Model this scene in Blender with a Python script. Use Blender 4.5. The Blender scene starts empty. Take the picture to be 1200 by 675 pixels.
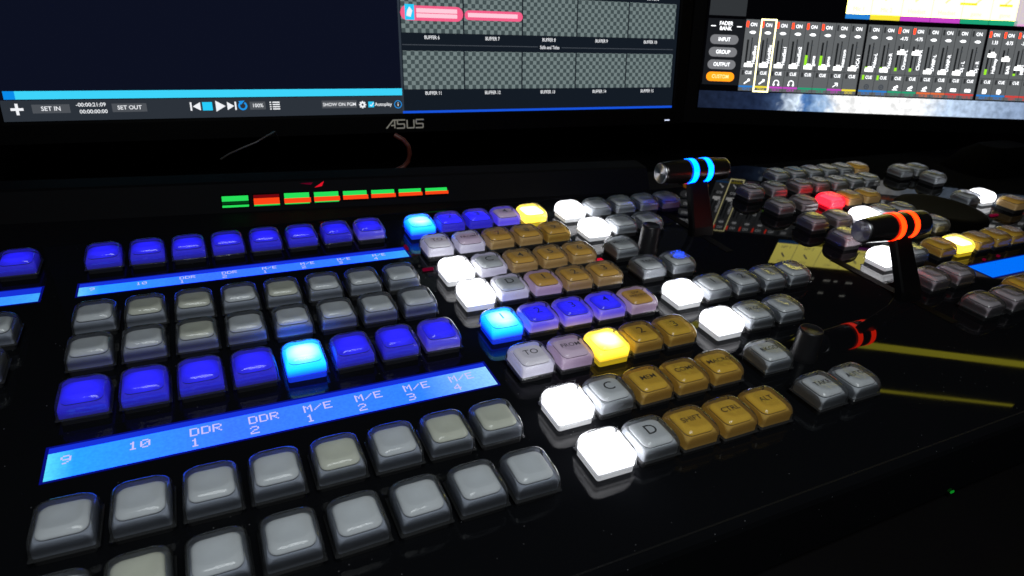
import bpy, math, random
from mathutils import Vector, Matrix
random.seed(7)
U = 0.019                       # one key pitch in metres: all layout numbers below are in key pitches
S = bpy.context.scene
C = S.collection

# ------------------------------------------------------------------ camera, world, lights, exposure
cam_d = bpy.data.cameras.new('camera')
cam_d.sensor_fit = 'HORIZONTAL'; cam_d.sensor_width = 36.0; cam_d.lens = 36.0 * 0.64148
cam_d.dof.use_dof = True; cam_d.dof.focus_distance = 14.5 * U; cam_d.dof.aperture_fstop = 32
cam_d.clip_start = 0.005; cam_d.clip_end = 50
cam = bpy.data.objects.new('camera', cam_d); C.objects.link(cam)
cam.location = Vector((2.45332, -8.81283, 8.14259)) * U
cam.rotation_euler = (1.08059204, -0.0809206, -0.4401825)
S.camera = cam

w = bpy.data.worlds.new('World'); S.world = w; w.use_nodes = True
w.node_tree.nodes['Background'].inputs[0].default_value = (0.0016, 0.0007, 0.0012, 1)
w.node_tree.nodes['Background'].inputs[1].default_value = 1.0

def area(name, loc, target, size, power, col):
    d = bpy.data.lights.new(name, 'AREA'); d.shape = 'DISK'; d.size = size * U; d.energy = power; d.color = col
    o = bpy.data.objects.new(name, d); C.objects.link(o)
    o.location = Vector(loc) * U
    o.rotation_euler = (Vector(target) - Vector(loc)).to_track_quat('-Z', 'Y').to_euler()
    return o
area('dim_room_light', (4, -15, 28), (8, 3, 0), 16, 1.35, (0.93, 0.99, 1.0))

S.view_settings.view_transform = 'Standard'
try: S.view_settings.look = 'None'
except Exception: pass
S.view_settings.exposure = 0; S.view_settings.gamma = 1

# ------------------------------------------------------------------ materials
def lin(r, g, b):
    f = lambda c: (c/255/12.92 if c <= 10 else ((c/255+0.055)/1.055)**2.4)
    return (f(r), f(g), f(b))
MATS = {}
def mat(name, col=(0,0,0), rough=0.5, emis=None, es=1.0, spec=0.5, metal=0.0, noise=0.0, scale=60, bump=0.0):
    if name in MATS: return MATS[name]
    m = bpy.data.materials.new(name); m.use_nodes = True; nt = m.node_tree
    b = nt.nodes['Principled BSDF']
    b.inputs['Base Color'].default_value = (*col, 1); b.inputs['Roughness'].default_value = rough
    b.inputs['Specular IOR Level'].default_value = spec; b.inputs['Metallic'].default_value = metal
    if emis is not None:
        b.inputs['Emission Color'].default_value = (*emis, 1); b.inputs['Emission Strength'].default_value = es
    if noise or bump:
        tc = nt.nodes.new('ShaderNodeTexCoord'); nz = nt.nodes.new('ShaderNodeTexNoise')
        nz.inputs['Scale'].default_value = scale; nz.inputs['Detail'].default_value = 5
        nt.links.new(tc.outputs['Object'], nz.inputs['Vector'])
        if noise:
            mr = nt.nodes.new('ShaderNodeMapRange'); mr.inputs['To Min'].default_value = 1-noise; mr.inputs['To Max'].default_value = 1+noise
            nt.links.new(nz.outputs['Fac'], mr.inputs['Value'])
            mx = nt.nodes.new('ShaderNodeVectorMath'); mx.operation = 'SCALE'
            mx.inputs[0].default_value = col; nt.links.new(mr.outputs['Result'], mx.inputs['Scale'])
            nt.links.new(mx.outputs['Vector'], b.inputs['Base Color'])
        if bump:
            bp = nt.nodes.new('ShaderNodeBump'); bp.inputs['Strength'].default_value = bump; bp.inputs['Distance'].default_value = 0.0004
            nt.links.new(nz.outputs['Fac'], bp.inputs['Height']); nt.links.new(bp.outputs['Normal'], b.inputs['Normal'])
    MATS[name] = m
    return m
def emat(name, rgb, k=1.0, raw=False):
    return mat(name, (0,0,0), 0.9, emis=(rgb if raw else lin(*rgb)), es=k, spec=0.02)

def panel_mat():
    m = bpy.data.materials.new('glossy_black_panel'); m.use_nodes = True; nt = m.node_tree; b = nt.nodes['Principled BSDF']
    b.inputs['Base Color'].default_value = (0.006, 0.0065, 0.008, 1)
    b.inputs['Specular IOR Level'].default_value = 0.0; b.inputs['Roughness'].default_value = .3
    b.inputs['Coat Weight'].default_value = .34; b.inputs['Coat IOR'].default_value = 1.45
    tc = nt.nodes.new('ShaderNodeTexCoord')
    n1 = nt.nodes.new('ShaderNodeTexNoise'); n1.inputs['Scale'].default_value = 26; n1.inputs['Detail'].default_value = 6
    mr = nt.nodes.new('ShaderNodeMapRange'); mr.inputs['To Min'].default_value = 0.0; mr.inputs['To Max'].default_value = 0.05
    nt.links.new(tc.outputs['Object'], n1.inputs['Vector']); nt.links.new(n1.outputs['Fac'], mr.inputs['Value'])
    nt.links.new(mr.outputs['Result'], b.inputs['Coat Roughness'])
    # settled dust: tiny pale specks
    v = nt.nodes.new('ShaderNodeTexVoronoi'); v.inputs['Scale'].default_value = 620
    nt.links.new(tc.outputs['Object'], v.inputs['Vector'])
    lt = nt.nodes.new('ShaderNodeMapRange'); lt.inputs['From Min'].default_value = 0.16; lt.inputs['From Max'].default_value = 0.05
    nt.links.new(v.outputs['Distance'], lt.inputs['Value'])
    sp = nt.nodes.new('ShaderNodeSeparateColor'); nt.links.new(v.outputs['Color'], sp.inputs['Color'])
    gt = nt.nodes.new('ShaderNodeMath'); gt.operation = 'GREATER_THAN'; gt.inputs[1].default_value = 0.955
    nt.links.new(sp.outputs[0], gt.inputs[0])
    mu = nt.nodes.new('ShaderNodeMath'); mu.operation = 'MULTIPLY'
    nt.links.new(lt.outputs['Result'], mu.inputs[0]); nt.links.new(gt.outputs[0], mu.inputs[1])
    mx = nt.nodes.new('ShaderNodeMix'); mx.data_type = 'RGBA'
    mx.inputs[6].default_value = (0.006, 0.0065, 0.008, 1); mx.inputs[7].default_value = (0.16, 0.16, 0.17, 1)
    nt.links.new(mu.outputs[0], mx.inputs[0]); nt.links.new(mx.outputs[2], b.inputs['Base Color'])
    return m
M_panel = panel_mat()

def cap_mat(name, tint=(0.92, 0.93, 0.96), frost=0.12, frostcol=(0.75, 0.77, 0.8)):
    m = bpy.data.materials.new(name); m.use_nodes = True; nt = m.node_tree; nt.nodes.clear()
    out = nt.nodes.new('ShaderNodeOutputMaterial')
    tr = nt.nodes.new('ShaderNodeBsdfTransparent')
    lw = nt.nodes.new('ShaderNodeLayerWeight'); lw.inputs['Blend'].default_value = 0.5
    # clear plastic seen edge-on is thicker, so it passes less light
    rc = nt.nodes.new('ShaderNodeValToRGB'); rc.color_ramp.elements[0].position = 0.2; rc.color_ramp.elements[0].color = (*[min(1, t*1.1) for t in tint], 1)
    rc.color_ramp.elements[1].position = 0.86; rc.color_ramp.elements[1].color = (*[t*0.62 for t in tint], 1)
    nt.links.new(lw.outputs['Facing'], rc.inputs['Fac']); nt.links.new(rc.outputs['Color'], tr.inputs['Color'])
    gl = nt.nodes.new('ShaderNodeBsdfGlossy'); gl.inputs['Roughness'].default_value = 0.10
    tc = nt.nodes.new('ShaderNodeTexCoord'); nz = nt.nodes.new('ShaderNodeTexNoise'); nz.inputs['Scale'].default_value = 260; nz.inputs['Detail'].default_value = 3
    bp = nt.nodes.new('ShaderNodeBump'); bp.inputs['Strength'].default_value = 0.4; bp.inputs['Distance'].default_value = 0.0005
    nt.links.new(tc.outputs['Object'], nz.inputs['Vector']); nt.links.new(nz.outputs['Fac'], bp.inputs['Height'])
    nt.links.new(bp.outputs['Normal'], gl.inputs['Normal'])
    fr = nt.nodes.new('ShaderNodeFresnel'); fr.inputs['IOR'].default_value = 1.5
    df = nt.nodes.new('ShaderNodeBsdfTranslucent'); df.inputs['Color'].default_value = (*frostcol, 1)
    dd = nt.nodes.new('ShaderNodeBsdfDiffuse'); dd.inputs['Color'].default_value = (*frostcol, 1)
    mf = nt.nodes.new('ShaderNodeMixShader'); mf.inputs[0].default_value = 0.35
    nt.links.new(df.outputs[0], mf.inputs[1]); nt.links.new(dd.outputs[0], mf.inputs[2])
    m1 = nt.nodes.new('ShaderNodeMixShader'); m1.inputs[0].default_value = frost
    nt.links.new(tr.outputs[0], m1.inputs[1]); nt.links.new(mf.outputs[0], m1.inputs[2])
    m2 = nt.nodes.new('ShaderNodeMixShader'); nt.links.new(fr.outputs[0], m2.inputs[0])
    nt.links.new(m1.outputs[0], m2.inputs[1]); nt.links.new(gl.outputs[0], m2.inputs[2])
    nt.links.new(m2.outputs[0], out.inputs['Surface'])
    return m
M_cap = cap_mat('clear_key_plastic')

# ------------------------------------------------------------------ mesh building
class MB:
    def __init__(s): s.v = []; s.f = []; s.m = []; s.sm = []; s.mats = []
    def mi(s, m):
        if m not in s.mats: s.mats.append(m)
        return s.mats.index(m)
    def add(s, vs, fs, m, smooth=False):
        k = len(s.v); i = s.mi(m)
        s.v += [tuple(v) for v in vs]
        for f in fs: s.f.append([a+k for a in f]); s.m.append(i); s.sm.append(smooth)
    def box(s, c, d, m, R=None):
        vs = []
        for x in (-.5, .5):
            for y in (-.5, .5):
                for z in (-.5, .5):
                    p = Vector((x*d[0], y*d[1], z*d[2]))
                    if R: p = R @ p
                    vs.append(Vector(c)+p)
        s.add(vs, [(0,1,3,2),(4,6,7,5),(0,4,5,1),(2,3,7,6),(0,2,6,4),(1,5,7,3)], m)
    def loft(s, rings, m, cap0=True, cap1=True, smooth=True):
        n = len(rings[0]); vs = [p for r in rings for p in r]; fs = []
        for i in range(len(rings)-1):
            for j in range(n):
                a = i*n+j; b = i*n+(j+1) % n
                fs.append((a, b, b+n, a+n))
        s.add(vs, fs, m, smooth)
        if cap0: s.add(rings[0][::-1], [tuple(range(n))], m)
        if cap1: s.add(rings[-1], [tuple(range(n))], m)
    def tube(s, pts, r, m, n=10):
        pts = [Vector(p) for p in pts]; rings = []
        for i, p in enumerate(pts):
            t = (pts[min(i+1, len(pts)-1)] - pts[max(i-1, 0)]).normalized()
            a = t.cross(Vector((0.1, 0.2, 1))).normalized(); b = t.cross(a)
            rr = r[i] if isinstance(r, (list, tuple)) else r
            rings.append([p + a*math.cos(2*math.pi*k/n)*rr + b*math.sin(2*math.pi*k/n)*rr for k in range(n)])
        s.loft(rings, m)
    def build(s, name, parent=None, mesh_only=False):
        me = bpy.data.meshes.new(name)
        me.from_pydata([(x*U, y*U, z*U) for x, y, z in s.v], [], s.f)
        for m in s.mats: me.materials.append(m)
        for p, i, sm in zip(me.polygons, s.m, s.sm): p.material_index = i; p.use_smooth = sm
        me.update()
        if mesh_only: return me
        return link(name, me, parent)
def link(name, me, parent=None):
    o = bpy.data.objects.new(name, me); C.objects.link(o)
    if parent: o.parent = parent
    return o
def thing(name, label, cat, loc=(0, 0, 0)):
    o = bpy.data.objects.new(name, None); C.objects.link(o); o.location = Vector(loc)*U
    o.empty_display_size = 0.02; o['label'] = label; o['category'] = cat
    return o

_tc = {}
def text_geo(t, bold=0.0):
    """glyph outlines of a string as flat geometry, unit size, centred"""
    if (t, bold) in _tc: return _tc[(t, bold)]
    cu = bpy.data.curves.new('t', 'FONT'); cu.body = t; cu.size = 1; cu.align_x = 'CENTER'; cu.align_y = 'CENTER'
    cu.resolution_u = 3; cu.offset = bold; cu.fill_mode = 'FRONT'
    ob = bpy.data.objects.new('t', cu); C.objects.link(ob)
    bpy.context.view_layer.update()
    me = bpy.data.meshes.new_from_object(ob.evaluated_get(bpy.context.evaluated_depsgraph_get()))
    r = ([tuple(v.co) for v in me.vertices], [tuple(p.vertices) for p in me.polygons])
    bpy.data.objects.remove(ob); bpy.data.curves.remove(cu); bpy.data.meshes.remove(me)
    _tc[(t, bold)] = r
    return r
class Frame:
    def __init__(s, O, X, Y):
        s.O = Vector(O); s.X = Vector(X).normalized(); Y = Vector(Y); s.Y = (Y - s.X*Y.dot(s.X)).normalized(); s.N = s.X.cross(s.Y)
    def p(s, a, b, c=0): return s.O + s.X*a + s.Y*b + s.N*c
    def rect(s, mb, a0, b0, a1, b1, c, m): mb.add([s.p(a0,b0,c), s.p(a1,b0,c), s.p(a1,b1,c), s.p(a0,b1,c)], [(0,1,2,3)], m)
    def poly(s, mb, pts, c, m): mb.add([s.p(x, y, c) for x, y in pts], [tuple(range(len(pts)))], m)
    def text(s, mb, t, a, b, size, c, m, bold=0.0, sx=1.0, rot=0.0, align='C'):
        vs, fs = text_geo(t, bold)
        ox = 0
        if align == 'L': ox = -min(v[0] for v in vs)
        ca, sa = math.cos(rot), math.sin(rot)
        out = []
        for x, y, z in vs:
            x = (x+ox)*size*sx; y = y*size
            out.append(s.p(a + x*ca - y*sa, b + x*sa + y*ca, c))
        mb.add(out, fs, m)
    def pill(s, mb, a0, b0, a1, b1, c, m, n=8):
        r = (b1-b0)/2; pts = []
        for k in range(n+1):
            t = -math.pi/2 + math.pi*k/n; pts.append((a1-r+math.cos(t)*r, b0+r+math.sin(t)*r))
        for k in range(n+1):
            t = math.pi/2 + math.pi*k/n; pts.append((a0+r+math.cos(t)*r, b0+r+math.sin(t)*r))
        s.poly(mb, pts, c, m)
    def line(s, mb, x0, y0, x1, y1, wd, c, m):
        d = Vector((x1-x0, y1-y0)); d.normalize(); n = Vector((-d.y, d.x))*wd/2
        s.poly(mb, [(x0-n.x, y0-n.y), (x1-n.x, y1-n.y), (x1+n.x, y1+n.y), (x0+n.x, y0+n.y)], c, m)
    def ring(s, mb, cx, cy, r0, r1, c, m, a0=0, a1=2*math.pi, n=20):
        vs = []; fs = []
        for k in range(n+1):
            t = a0+(a1-a0)*k/n
            vs += [s.p(cx+math.cos(t)*r0, cy+math.sin(t)*r0, c), s.p(cx+math.cos(t)*r1, cy+math.sin(t)*r1, c)]
            if k < n: fs.append((2*k, 2*k+1, 2*k+3, 2*k+2))
        mb.add(vs, fs, m)

def rring(hw, r, z, hd=None, n=5, cx=0, cy=0):
    """ring of a rounded rectangle, half width hw, corner radius r"""
    hd = hw if hd is None else hd; pts = []
    for q, (sx, sy) in enumerate(((1, 1), (-1, 1), (-1, -1), (1, -1))):
        for k in range(n+1):
            t = math.pi/2*(q + k/n)
            pts.append(Vector((cx+sx*(hw-r)+math.cos(t)*r, cy+sy*(hd-r)+math.sin(t)*r, z)))
    return pts

# ------------------------------------------------------------------ the surroundings: desk and wall, almost black
Z0 = -0.35                                     # level of the console's top panel
mb = MB(); m_desk = mat('dark_desk', (0.0025, 0.002, 0.0025), 0.55, spec=0.25, noise=0.3, scale=30)
mb.box((18, 10, -2.45), (130, 70, 0.5), m_desk)
o = mb.build('desk_surface'); o['kind'] = 'structure'
mb = MB(); mb.box((18, 46, 20), (160, 1, 90), mat('dark_wall', (0.006, 0.004, 0.005), 0.9, spec=0.1))
o = mb.build('wall'); o['kind'] = 'structure'

# ------------------------------------------------------------------ control console
console = thing('control_console', 'wide black glossy console with rows of backlit square keys, lcd strips and two lever handles', 'control console', (12, 4, -2.2))
INV = Matrix.Translation(-console.location)
def part(o):                                   # children keep world numbers: subtract the thing's base
    o.matrix_parent_inverse = INV
    return o
mb = MB()
x0, x1, y0, y1 = -14, 46, -3.57, 13.4
prof = [(y0+0.25, -2.2), (y0+0.02, -2.0), (y0, -0.55), (y0+0.03, -0.44), (y0+0.10, -0.375), (y0+0.2, Z0)]
prof += [(y1-0.2, Z0), (y1, Z0-0.2), (y1, -2.2)]
mb.add([(x, y, z) for x in (x0, x1) for y, z in prof], [(i, i+len(prof), i+1+len(prof), i+1) for i in range(len(prof)-1)], M_panel)
mb.add([(x0, y, z) for y, z in prof], [tuple(range(len(prof)))], M_panel); mb.add([(x1, y, z) for y, z in prof], [tuple(range(len(prof)))[::-1]], M_panel)
part(mb.build('top_panel', console))
# slightly lighter seam along the front edge
mb = MB(); mb.add([(x0, y0+0.165, Z0+0.004), (x1, y0+0.165, Z0+0.004), (x1, y0+0.2, Z0+0.006), (x0, y0+0.2, Z0+0.006)], [(0,1,2,3)], mat('edge_trim', (0.011, 0.011, 0.012), 0.5, spec=.1))
part(mb.build('front_edge_trim', console))

# ---- keys
def lit(name, plate, core, edge, k=1.0, body=False, far=False):
    """frosted plastic lit from inside by its own small lamp: brightest over the lamp, dimmer at the rim"""
    m = mat(name + ('_far' if far else ''), plate, 0.6, emis=core, es=k, spec=.2)
    if far: return m
    nt = m.node_tree; b = nt.nodes['Principled BSDF']
    tc = nt.nodes.new('ShaderNodeTexCoord'); sp = nt.nodes.new('ShaderNodeSeparateXYZ'); nt.links.new(tc.outputs['Object'], sp.inputs[0])
    if body:
        mr = nt.nodes.new('ShaderNodeMapRange'); mr.inputs['From Min'].default_value = -.22*U; mr.inputs['From Max'].default_value = 0.0
        nt.links.new(sp.outputs[2], mr.inputs['Value'])
    else:
        cx = nt.nodes.new('ShaderNodeCombineXYZ'); nt.links.new(sp.outputs[0], cx.inputs[0]); nt.links.new(sp.outputs[1], cx.inputs[1])
        ln = nt.nodes.new('ShaderNodeVectorMath'); ln.operation = 'LENGTH'; nt.links.new(cx.outputs[0], ln.inputs[0])
        mr = nt.nodes.new('ShaderNodeMapRange'); mr.inputs['From Min'].default_value = .42*U; mr.inputs['From Max'].default_value = .10*U
        nt.links.new(ln.outputs['Value'], mr.inputs['Value'])
    mr.interpolation_type = 'SMOOTHSTEP'
    mx = nt.nodes.new('ShaderNodeMix'); mx.data_type = 'RGBA'; mx.inputs[6].default_value = (*edge, 1); mx.inputs[7].default_value = (*core, 1)
    nt.links.new(mr.outputs['Result'], mx.inputs[0]); nt.links.new(mx.outputs[2], b.inputs['Emission Color'])
    return m
def key_mats(far):
    def off(n, c, e=None): return mat(n, c, 0.65, noise=0.10, scale=160, spec=.2, emis=e)
    p = {
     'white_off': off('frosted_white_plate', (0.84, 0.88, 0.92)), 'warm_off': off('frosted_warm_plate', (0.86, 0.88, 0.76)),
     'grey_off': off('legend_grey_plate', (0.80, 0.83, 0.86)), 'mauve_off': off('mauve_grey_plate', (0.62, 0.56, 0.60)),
     'pale_on': off('pale_backlit_plate', (0.6, 0.6, 0.62), (0.20, 0.19, 0.23)), 'lilac_on': off('lilac_backlit_plate', (0.55, 0.47, 0.52), (0.17, 0.13, 0.2)),
     'amber_off': off('amber_plate', (0.72, 0.47, 0.04), (0.07, 0.038, 0.001)), 'amber_brown': off('amber_brown_plate', (0.66, 0.39, 0.07), (0.10, 0.056, 0.006)),  # unlit amber plates carry a little emission to look brighter
     'blue_on': lit('blue_backlit_plate', (0.02, 0.02, 0.3), (0.026, 0.018, 1.7), (0.010, 0.007, .60), 1, far=far),
     'cyan_on': lit('cyan_backlit_plate', (0.2, 0.4, 0.5), (1.1, 3.4, 5.0), (0.03, 1.0, 4.0), 1.1, far=far),
     'white_on': lit('white_backlit_plate', (0.6, 0.6, 0.6), (7, 7, 7.2), (4.2, 4.2, 4.4), 1, far=far),
     'yellow_on': lit('yellow_backlit_plate', (0.6, 0.5, 0.1), (4.6, 4.0, 1.7), (2.4, 1.7, .12), 1, far=far),
     'red_on': lit('red_backlit_plate', (0.6, 0.05, 0.1), (7.0, 0.10, 0.18), (4.0, .03, .06), 1, far=far)}
    b = {
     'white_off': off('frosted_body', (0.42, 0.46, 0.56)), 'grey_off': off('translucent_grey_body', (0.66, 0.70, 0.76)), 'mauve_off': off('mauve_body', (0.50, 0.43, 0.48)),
     'pale_on': off('pale_spill_body', (0.7, 0.7, 0.72), (0.24, 0.23, 0.33)), 'lilac_on': off('lilac_spill_body', (0.6, 0.5, 0.6), (0.17, 0.12, 0.2)),  # emission paints in spill from neighbouring lit keys
     'amber_off': off('amber_body', (0.55, 0.36, 0.07), (0.06, 0.034, 0.003)), 'amber_brown': off('amber_brown_body', (0.60, 0.42, 0.18), (0.09, 0.058, 0.022)),  # unlit amber bodies get the same added emission
     'blue_on': lit('blue_backlit_body', (0.03, 0.03, 0.3), (0.014, 0.010, 0.40), (.006, .004, .16), 1, True, far),
     'violet_on': lit('violet_backlit_spill_body', (0.45, 0.4, 0.6), (0.05, 0.03, 0.62), (.20, .14, .36), 1, True, far),  # paler foot holds painted spill from neighbouring keys
     'indigo_on': lit('indigo_backlit_body', (0.2, 0.18, 0.4), (0.03, 0.02, 0.50), (.06, .045, .3), 1, True, far),
     'cyan_on': lit('cyan_backlit_body', (0.1, 0.3, 0.5), (0.0, .85, 6.5), (.0, .10, 4.5), 1, True, far),
     'white_on': lit('white_backlit_body', (0.6, 0.6, 0.6), (6, 6, 6.2), (1.3, 1.3, 1.4), 1, True, far),
     'yellow_on': lit('yellow_backlit_body', (0.6, 0.5, 0.1), (2.6, 1.8, .12), (1.0, .60, .01), 1, True, far),
     'red_on': lit('red_backlit_body', (0.6, 0.05, 0.1), (5.0, 0.04, 0.09), (2.0, .01, .03), 1, True, far)}
    b['warm_off'] = b['white_off']
    return p, b
Mp, Mb = key_mats(False); MpF, MbF = key_mats(True)
M_neck = mat('key_gap_shade', (0.03, 0.03, 0.035), 0.6)  # dark colour painted in for the shadow gap below the plate
M_plunger = mat('smoky_key_plunger', (0.028, 0.028, 0.03), 0.4, spec=.3)
M_plungers = {'white_on': mat('plunger_lit_white', (.4, .4, .4), .5, emis=(.30, .31, .33), spec=.3), 'cyan_on': mat('plunger_lit_blue', (.05, .08, .3), .5, emis=(0, .02, .55), spec=.3),  # plunger emission stands in for light from the lit key above
              'yellow_on': mat('plunger_lit_yellow', (.3, .25, .03), .5, emis=(.35, .24, .005), spec=.3), 'red_on': mat('plunger_lit_red', (.3, .03, .03), .5, emis=(.35, .0, .01), spec=.3)}
M_ink = mat('black_legend_ink', (0.008, 0.008, 0.01), 0.5)

def cap_geo(mb, ox=0, oy=0):
    P = [(.452, .03, -.215), (.450, .03, -.205), (.435, .06, -.19), (.432, .085, -.06), (.425, .10, .03), (.41, .13, .09), (.388, .16, .145),
         (.350, .19, .192), (.305, .19, .215), (.27, .18, .215), (.19, .12, .209), (.09, .05, .205), (.03, .02, .204)]
    mb.loft([rring(h, r, z, cx=ox, cy=oy) for h, r, z in P], M_cap, cap0=False)
def body_geo(mb, pm, bm, ox=0, oy=0, kind=None):
    mb.loft([rring(h, r, z, cx=ox, cy=oy) for h, r, z in [(.39, .05, -.352), (.39, .05, -.205)]], M_plungers.get(kind, M_plunger), cap0=False)
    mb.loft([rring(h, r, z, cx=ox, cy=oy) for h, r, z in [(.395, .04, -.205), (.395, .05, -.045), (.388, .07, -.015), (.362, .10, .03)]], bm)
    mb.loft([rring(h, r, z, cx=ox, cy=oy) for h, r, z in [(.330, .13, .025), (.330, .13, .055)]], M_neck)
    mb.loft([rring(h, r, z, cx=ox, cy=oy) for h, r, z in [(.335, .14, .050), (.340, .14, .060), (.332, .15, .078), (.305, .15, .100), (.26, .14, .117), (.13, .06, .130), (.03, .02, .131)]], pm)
def cap_mesh():
    mb = MB(); cap_geo(mb); return mb.build('key_cap', mesh_only=True)
CAP = cap_mesh()
BODY = {}
def body_mesh(p, b):
    if (p, b) not in BODY:
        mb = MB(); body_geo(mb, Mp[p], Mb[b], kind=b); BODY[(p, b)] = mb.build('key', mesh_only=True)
    return BODY[(p, b)]
LEG = {}
def legend_geo(mb, t, ox=0, oy=0):
    F = Frame((ox, oy, .139), (1, 0, 0), (0, 1, 0))
    lines = t.split('/')
    for i, s in enumerate(lines):
        sz = .36 if len(s) == 1 else (.25 if len(s) == 2 else .19)
        if len(lines) > 1: sz = .14
        F.text(mb, s, 0, .02 + (len(lines)-1)*.075 - i*.15, sz, 0, M_ink, bold=0.004)
def legend_mesh(t):
    if t not in LEG:
        mb = MB(); legend_geo(mb, t); LEG[t] = mb.build('legend', mesh_only=True)
    return LEG[t]

KEYS = []    # (x, y, plate, body, legend, label)
COLN = {'white_off': 'frosted white', 'warm_off': 'frosted cream', 'grey_off': 'clear grey', 'mauve_off': 'mauve grey', 'pale_on': 'pale glowing', 'lilac_on': 'lilac glowing',
        'amber_off': 'amber', 'amber_brown': 'brown amber', 'blue_on': 'blue-lit', 'cyan_on': 'bright cyan-lit', 'white_on': 'bright white-lit', 'yellow_on': 'bright yellow-lit', 'red_on': 'red-lit'}
ORD = ['first', 'second', 'third', 'fourth', 'fifth', 'sixth', 'seventh', 'eighth']
def K(x, y, p, b=None, leg=None, where=''):
    x += random.uniform(-.012, .012); y += random.uniform(-.012, .012)
    lab = COLN[p] + ' key' + (' lettered ' + leg.replace('/', ' ') if leg else ' without lettering') + (', ' + where if where else '')
    KEYS.append((x, y, p, b or p, leg, lab))

RY = {1: 9.50, 2: 7.89, 3: 6.29, 4: 4.88, 5: 3.27, 6: 1.67, 7: 0.02, 8: -1.43}
# left bank of eight columns (plus the last column of the bank further left)
RN = {1: 'back row', 3: 'row just below the thin lcd strip', 4: 'second row below the thin lcd strip', 5: 'row above the wide lcd strip', 7: 'row just below the wide lcd strip', 8: 'front row'}
for r, kind in ((1, 'blue_on'), (3, 'white_off'), (4, 'white_off'), (5, 'blue_on'), (7, 'white_off'), (8, 'white_off')):
    for c in range(8):
        k = kind
        if k == 'white_off' and (r, c) in ((3, 1), (3, 2), (4, 2), (8, 1), (7, 4), (7, 7), (7, 6), (3, 4)): k = 'warm_off'
        b = None
        if r == 5 and c == 4: k = 'cyan_on'
        if r == 5 and c == 7: b = 'indigo_on'
        if r == 1 and c == 7: b = 'indigo_on'
        K(c, RY[r] + (0.06 if r == 1 else 0), k, b, None, ORD[c] + ' in the left bank, ' + RN[r])
for r, k in ((1, 'blue_on'), (3, 'white_off'), (4, 'white_off')):
    K(-1.87, RY[r] + (0.15 if r == 1 else 0), k, None, None, 'at the left frame edge, ' + RN[r])
# middle bank of five columns
mx = [8.60 + .982*i for i in range(5)]
MID = {1: [('cyan_on', None, None), ('blue_on', None, '2'), ('blue_on', None, '3'), ('lilac_on', 'violet_on', '4'), ('yellow_on', None, None)],
       2: [('pale_on', None, 'TO'), ('lilac_on', 'pale_on', 'FROM'), ('amber_brown', None, '7'), ('amber_brown', None, '8'), ('amber_brown', 'amber_off', '9')],
       3: [('white_on', None, None), ('grey_off', 'pale_on', 'C'), ('amber_brown', None, '4'), ('amber_brown', None, '5'), ('amber_brown', None, '6')],
       4: [('white_on', None, None), ('grey_off', 'pale_on', 'D'), ('amber_brown', 'lilac_on', '1'), ('amber_brown', None, '2'), ('amber_brown', None, '3')],
       5: [('cyan_on', None, '1'), ('blue_on', 'violet_on', '2'), ('blue_on', 'violet_on', '3'), ('blue_on', 'violet_on', '4'), ('amber_brown', 'lilac_on', 'DSK/PREVIEW')],
       6: [('pale_on', None, 'TO'), ('lilac_on', 'lilac_on', 'FROM'), ('yellow_on', None, None), ('amber_off', None, '2'), ('amber_off', None, '3')],
       7: [('white_on', None, None), ('grey_off', None, 'C'), ('amber_off', None, 'MEM'), ('amber_off', None, 'COMP'), ('amber_off', None, 'MACRO')],
       8: [('white_on', None, None), ('grey_off', None, 'D'), ('amber_off', None, 'SHIFT'), ('amber_off', None, 'CTRL'), ('amber_off', None, 'ALT')]}
for r, row in MID.items():
    for i, (p, b, t) in enumerate(row): K(mx[i], RY[r], p, b, t, '%s in the %s row from the back of the middle bank' % (ORD[i], ORD[r-1]))
# bank to its right
sx = [14.07, 15.13, 16.18, 17.2, 18.2]
SB = {1: [('white_on', None), ('grey_off', None), ('grey_off', None), ('grey_off', None), ('grey_off', None)],
      2: [('white_on', None), ('grey_off', None), ('grey_off', None)], 3: [('grey_off', 'MATCH')], 4: [('grey_off', 'TAKE'), ('grey_off', 'AUTO')],
      5: [('white_on', None), ('grey_off', '1'), ('grey_off', '2'), ('grey_off', '3'), ('grey_off', '4')],
      6: [('white_on', None), ('grey_off', 'BKGD'), ('grey_off', None)], 7: [('grey_off', 'BKGD')], 8: [('grey_off', 'TAKE'), ('grey_off', 'AUTO')]}
for r, row in SB.items():
    for i, (p, t) in enumerate(row): K(sx[i] + (0.1 if r == 8 else 0), RY[r], p, None, t, '%s in the %s row from the back, right of the middle bank' % (ORD[i], ORD[r-1]))
# far right bank around the levers
kx = [22.42, 23.65, 25.15, 26.2, 27.25, 28.3, 29.25, 30.25]
FR = {1: [(0, 'mauve_off'), (1, 'mauve_off'), (2, 'mauve_off'), (3, 'mauve_off'), (4, 'grey_off'), (5, 'grey_off'), (6, 'grey_off')],
      2: [(0, 'mauve_off'), (1, 'mauve_off'), (2, 'red_on'), (3, 'amber_brown'), (4, 'amber_brown')],
      3: [(0, 'mauve_off'), (1, 'mauve_off'), (2, 'white_on'), (3, 'grey_off'), (4, 'grey_off')],
      4: [(0, 'mauve_off'), (3, 'grey_off'), (4, 'grey_off')],
      5: [(0, 'white_on'), (1, 'grey_off'), (2, 'amber_off'), (3, 'yellow_on'), (4, 'amber_off'), (5, 'amber_off'), (6, 'amber_off')],
      6: [(0, 'mauve_off'), (1, 'mauve_off')], 7: [(0, 'mauve_off'), (1, 'mauve_off')]}
for r, row in FR.items():
    for i, p in row: K(kx[i], RY[r], p, None, None, '%s in the %s row from the back at the far right' % (ORD[i], ORD[r-1]))
for i, x in enumerate((26.3, 27.3, 28.3, 29.3, 30.3)): K(x, 10.9, 'amber_brown' if i == 4 else 'grey_off', None, None, 'far right back edge')
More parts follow.
